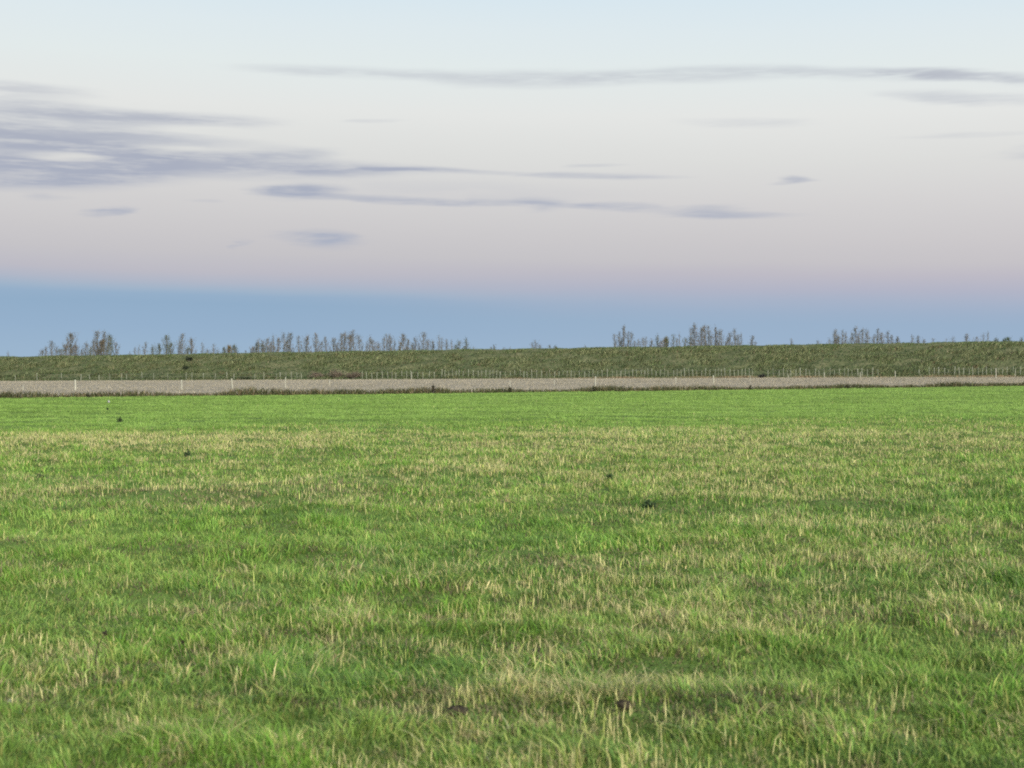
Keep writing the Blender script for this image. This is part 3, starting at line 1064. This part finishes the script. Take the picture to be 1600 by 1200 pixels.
# pale single posts in the stubble field: photo x, base row, height px
for px, pyb, hp, wd, lab in [
    (36, 611, 8, .7, "faint short pale post near the left end of the stubble field"),
    (118, 611, 16, 1.5, "bright thick white post standing in the left stubble field"),
    (284, 610, 15, 1.1, "pale post in the stubble field, below the dark shrub on the bank"),
    (363, 609, 16, 1.3, "pale post below the gold-tinged trees, right of the one under the shrub"),
    (438, 592, 12, 1.0, "tall pale stake standing above the far edge of the stubble left of the bramble"),
    (446, 607, 16, .9, "grey post in the stubble field just left of the brown bramble clump"),
    (515, 602, 8, .7, "dull short post in the stubble below the brown bramble clump"),
    (643, 592, 11, 1.0, "white stake at the far stubble edge, left of centre"),
    (797, 607, 11, .7, "thin dull post at the centre of the stubble field"),
    (866, 604, 9, .6, "thin short grey post between the centre and the lone white post"),
    (930, 605, 16, 1.2, "lone slim white post in the stubble field right of centre"),
    (1056, 601, 10, 1.0, "squat greyish post left of the brightest right-hand post"),
    (1115, 601, 13, 1.5, "thick cream post in the stubble field left of the dark mound"),
    (1172, 599, 10, .6, "thin dark-grey post just left of the dark mound"),
    (1232, 593, 6, .8, "short tan stump of a post past the dark mound"),
    (1288, 592, 8, 1.0, "pale stub post near the verge below the right tree clump"),
    (1344, 594, 9, 1.0, "pale post on the verge in front of the right stake fence"),
    (1399, 594, 10, 1.0, "pale post on the verge left of the leaning brace"),
    (1556, 598, 16, 1.3, "tall pale post nearest the right edge of the stubble"),
    (1586, 594, 12, .9, "slim post on the verge at the far right end"),
]:
    X_, Y_ = px_ground(px, pyb)
    Y_ = min(Y_, float(y_toe(X_)) - .5)
    X_ = (px - 800) / F * Y_
    o_ = bpy.data.objects.new("field_post", PALE_POST[int(px) % 3])
    COL.objects.link(o_)
    o_.location = (X_, Y_, float(field_z(np.array(X_), np.array(Y_))))
    o_.scale = (wd * .8, wd * .8, hp / F * Y_)
    o_.rotation_euler = (random.gauss(0, .02), random.gauss(0, .03), random.random() * 6)
    o_['label'], o_['category'], o_['group'] = lab, 'post', 'posts standing in the stubble field'


# ---------------------------------------------------------------- shrubs, brambles and single weeds
def shrub(name, label, cat, loc, w, h, cols, n, seed, group=None, leaf=.12, d=None):
    rnd = random.Random(seed)
    root = thing(name, label, cat, loc, group)
    st_, fo = MB(), MB()
    d = d or w * .6
    for b in range(max(5, int(n / 26))):
        a = rnd.random() * 6.283
        rr = rnd.random() ** .6
        tip = Vector((math.cos(a) * rr * w / 2, math.sin(a) * rr * d / 2, h * rnd.uniform(.45, 1.0) * (1 - .35 * rr * rr)))
        mid_ = tip * .5 + Vector((rnd.gauss(0, .04) * w, rnd.gauss(0, .04) * w, h * .12))
        r0 = .012 * max(h, .12)
        st_.tube([Vector((tip.x * .25, tip.y * .25, -.03)), mid_, tip], [r0 * 1.4, r0, r0 * .4], cols[0], 4, False)
        cc = rnd.choice(cols)
        for _ in range(26):
            s = rnd.uniform(.25, 1.05)
            p = mid_.lerp(tip, s * 2 - 1) if s > .5 else Vector((0, 0, 0)).lerp(mid_, s * 2)
            p = p + Vector((rnd.gauss(0, .07) * w, rnd.gauss(0, .07) * d, rnd.gauss(0, .07) * h))
            p.z = max(p.z, .01)
            k_ = rnd.uniform(.7, 1.3)
            fo.leaf(p, leaf * rnd.uniform(.6, 1.3), (cc[0] * k_, cc[1] * k_, cc[2] * k_), rnd, .4)
    st_.build("stem", M_BARK, root)
    fo.build("foliage", M_LEAF, root)
    return root


BR = [(.18, .145, .11), (.23, .19, .145), (.13, .115, .085)]
DK = [(.022, .035, .022), (.035, .05, .03), (.018, .026, .016)]
for px, w, h, lab in [(496, 2.6, 1.05, "left end of the brown bramble growth beside the fence foot"),
                      (526, 2.9, 1.35, "tallest brown bramble bush in the middle of the bramble growth"),
                      (553, 2.4, 1.0, "brown bramble bush at the right end of the bramble growth")]:
    X_, Y_, Z_ = dike_foot(px, .5)
    shrub("bramble_bush", lab, "bramble", (X_, Y_, Z_), w, h, BR, 900, int(px), "brown brambles at the embankment foot", .14, 1.2)
for px, v, w, h, lab in [(295, 7.6, 1.25, .75, "dark upper shrub high on the left of the embankment face"),
                         (290, 4.6, 1.1, .6, "dark lower shrub just below its twin on the left embankment face")]:
    X_, Y_, Z_ = dike_foot(px, v)
    shrub("dark_shrub", lab, "shrub", (X_, Y_, Z_ - .03), w, h, DK, 700, int(px + v), "dark shrubs on the embankment face", .12)
X_, Y_, Z_ = dike_foot(383, .3)
shrub("dark_shrub", "low dark green bush at the embankment foot below the gold-tinged trees", "shrub", (X_, Y_, Z_), 1.9, .55, [(.045, .065, .035), (.06, .08, .045)], 600, 383, None, .12)
X_, Y_ = px_ground(1190, 591.5)
Y_ = min(Y_, float(y_toe(X_)) - .6)
X_ = (1190 - 800) / F * Y_
shrub("dark_mound", "low dark grey mound of growth on the verge between two stake fences", "mound", (X_, Y_, float(base_h(X_, Y_)) + .02), .95, .5, [(.035, .038, .036), (.05, .052, .05)], 700, 1190, None, .1)
# upright dark weeds standing out of the ditch bank
for px, hp, wp, lab in [(677, 18, 7, "upright dark weed standing out of the ditch bank left of centre"),
                        (797, 9, 5, "dark weed on the ditch bank at the centre of the photo"),
                        (929, 9, 4, "dark weed at the foot of the lone slim white post"),
                        (1324, 9, 5, "dark weed standing from the ditch bank below the right stake fence"),
                        (206, 5, 6, "squat dark weed on the left of the ditch bank"),
                        (136, 6, 9, "broad brown weed clump on the ditch bank below the white post"),
                        (1172, 8, 3, "thin dark weed on the ditch bank left of the dark mound")]:
    Y_ = 93.0
    for _ in range(12):
        X_ = (px - 800) / F * Y_
        Y_ = float(y_edge(X_)) + 2.0
    h_ = hp / F * Y_ + .2
    shrub("ditch_weed", lab, "weed", (X_, Y_, float(ground_h(np.array(X_), np.array(Y_)))), wp / F * Y_, h_ + .1, [(.05, .05, .03), (.07, .06, .038), (.04, .045, .025)], 260, int(px) + 7, "weeds standing out of the ditch bank", .09)

# dark broad-leaved weeds in the pasture: photo x, base row, width px, height px
PW = [(187, 660, 9, 8, "small blackish thistle alone in the far green strip at left"),
      (168, 641, 3, 3, "tiny dark weed in the far green strip, left of the blackish thistle"),
      (293, 719, 15, 12, "dark green dock plant in the left of the pasture behind the yellowed band"),
      (63, 748, 18, 9, "flat dark green weed near the left edge of the mid pasture"),
      (952, 760, 16, 10, "blackish weed tuft in the middle of the pasture, right of centre"),
      (1012, 792, 26, 9, "spreading dark green weed just below and right of the blackish tuft"),
      ]
for i, (px, py, wp, hp, lab) in enumerate(PW):
    X_, Y_ = px_ground(px, py)
    big = px in (1475, 250, 1075, 525, 1275)
    cols = [(.075, .165, .040), (.095, .20, .05), (.06, .13, .038)] if big else [(.05, .085, .04), (.065, .11, .045), (.04, .065, .032)]
    shrub("pasture_weed", lab, "weed", (X_, Y_, float(ground_h(np.array(X_), np.array(Y_)))), wp / F * Y_, hp / F * Y_ * 1.1 + .03, cols, 80 if big else 190, 40 + i,
          "weeds scattered in the pasture", max(.03, .22 * wp / F * Y_) if Y_ > 15 else .055)


def stalk(name, label, px, py, pts_px, r_, col, head, grp):
    X_, Y_ = px_ground(px, py)
    root = thing(name, label, "dead stem", (X_, Y_, float(ground_h(np.array(X_), np.array(Y_)))), grp)
    k_ = Y_ / F
    pts = [Vector((0, 0, -.02))] + [Vector((a * k_, .01 * j, b * k_ + .03)) for j, (a, b) in enumerate(pts_px)]
    fine_p = []
    for a, b in zip(pts[:-1], pts[1:]):
        for s in range(4):
            fine_p.append(a.lerp(b, s / 4))
    fine_p.append(pts[-1])
    m_ = MB()
    m_.tube(fine_p, [r_ * (1 - .5 * i / len(fine_p)) for i in range(len(fine_p))], col, 6)
    m_.build("stem", M_CLOD, root)
    rnd = random.Random(int(px))
    hd = MB()
    for _ in range(50):
        p = pts[-1] + Vector((rnd.gauss(0, head * .4), rnd.gauss(0, head * .4), rnd.gauss(0, head * .5)))
        hd.leaf(p, head * rnd.uniform(.5, 1.0), [c_ * rnd.uniform(.7, 1.3) for c_ in ((.05, .042, .03) if head < .02 else (.3, .28, .22))], rnd, .5)
    hd.build("seed_head", M_LEAF, root)


stalk("dead_stem", "dark curved dead stem standing in the left foreground grass", 150, 1046, [(-2, 8), (-1, 22), (4, 34), (10, 46)], .0045, (.03, .03, .03), .015, "dark dead stems in the foreground")
stalk("dead_stem", "dark leaning stem right of the curved one in the left foreground", 301, 1044, [(-6, 8), (-12, 18), (-17, 26)], .004, (.03, .03, .03), .014, "dark dead stems in the foreground")


def lump(name, label, cat, px, py, w, h, mat, seed, sink=.2):
    rnd = random.Random(seed)
    X_, Y_ = px_ground(px, py)
    n, m_ = 9, 14
    V_, L_, T_ = [], [], []
    for i in range(n):
        th = math.pi * i / (n - 1)
        for j in range(m_):
            ph = 2 * math.pi * j / m_
            r_ = 1 + rnd.uniform(-.22, .22)
            V_.append((math.sin(th) * math.cos(ph) * w / 2 * r_, math.sin(th) * math.sin(ph) * w * .4 * r_, math.cos(th) * h / 2 * r_ + h * (.5 - sink)))
    for i in range(n - 1):
        for j in range(m_):
            j2 = (j + 1) % m_
            L_ += [i * m_ + j, (i + 1) * m_ + j, (i + 1) * m_ + j2, i * m_ + j2]
            T_.append(4)
    o_ = link_mesh(name, np_mesh(name, np.array(V_), np.array(L_), np.array(T_), mat, smooth=True))
    o_.location = (X_, Y_, float(ground_h(np.array(X_), np.array(Y_))) + .01)
    o_['label'], o_['category'] = label, cat
    return o_


o_ = lump("soil_clod", "black clod of soil in the grass of the centre foreground", "clod", 765, 1042, .055, .07, M_CLOD, 1)
lump("soil_clod", "larger dark clod half covered by straw, right of the black one", "clod", 840, 1022, .08, .04, M_CLOD, 2)
lump("soil_clod", "dark clod beside straw in the lower right centre", "clod", 975, 1135, .07, .045, M_CLOD, 3)
lump("soil_clod", "long dark clod in the grass at the bottom, left of centre", "clod", 715, 1148, .10, .04, M_CLOD, 4)
lump("pale_stone", "small pale stone in the far green strip above the tiny dark weed", "stone", 170, 630, .11, .13, M_STONE, 5)
lump("pale_stone", "tiny whitish stone in the grass near the lower left corner", "stone", 14, 1112, .022, .02, M_STONE, 6)
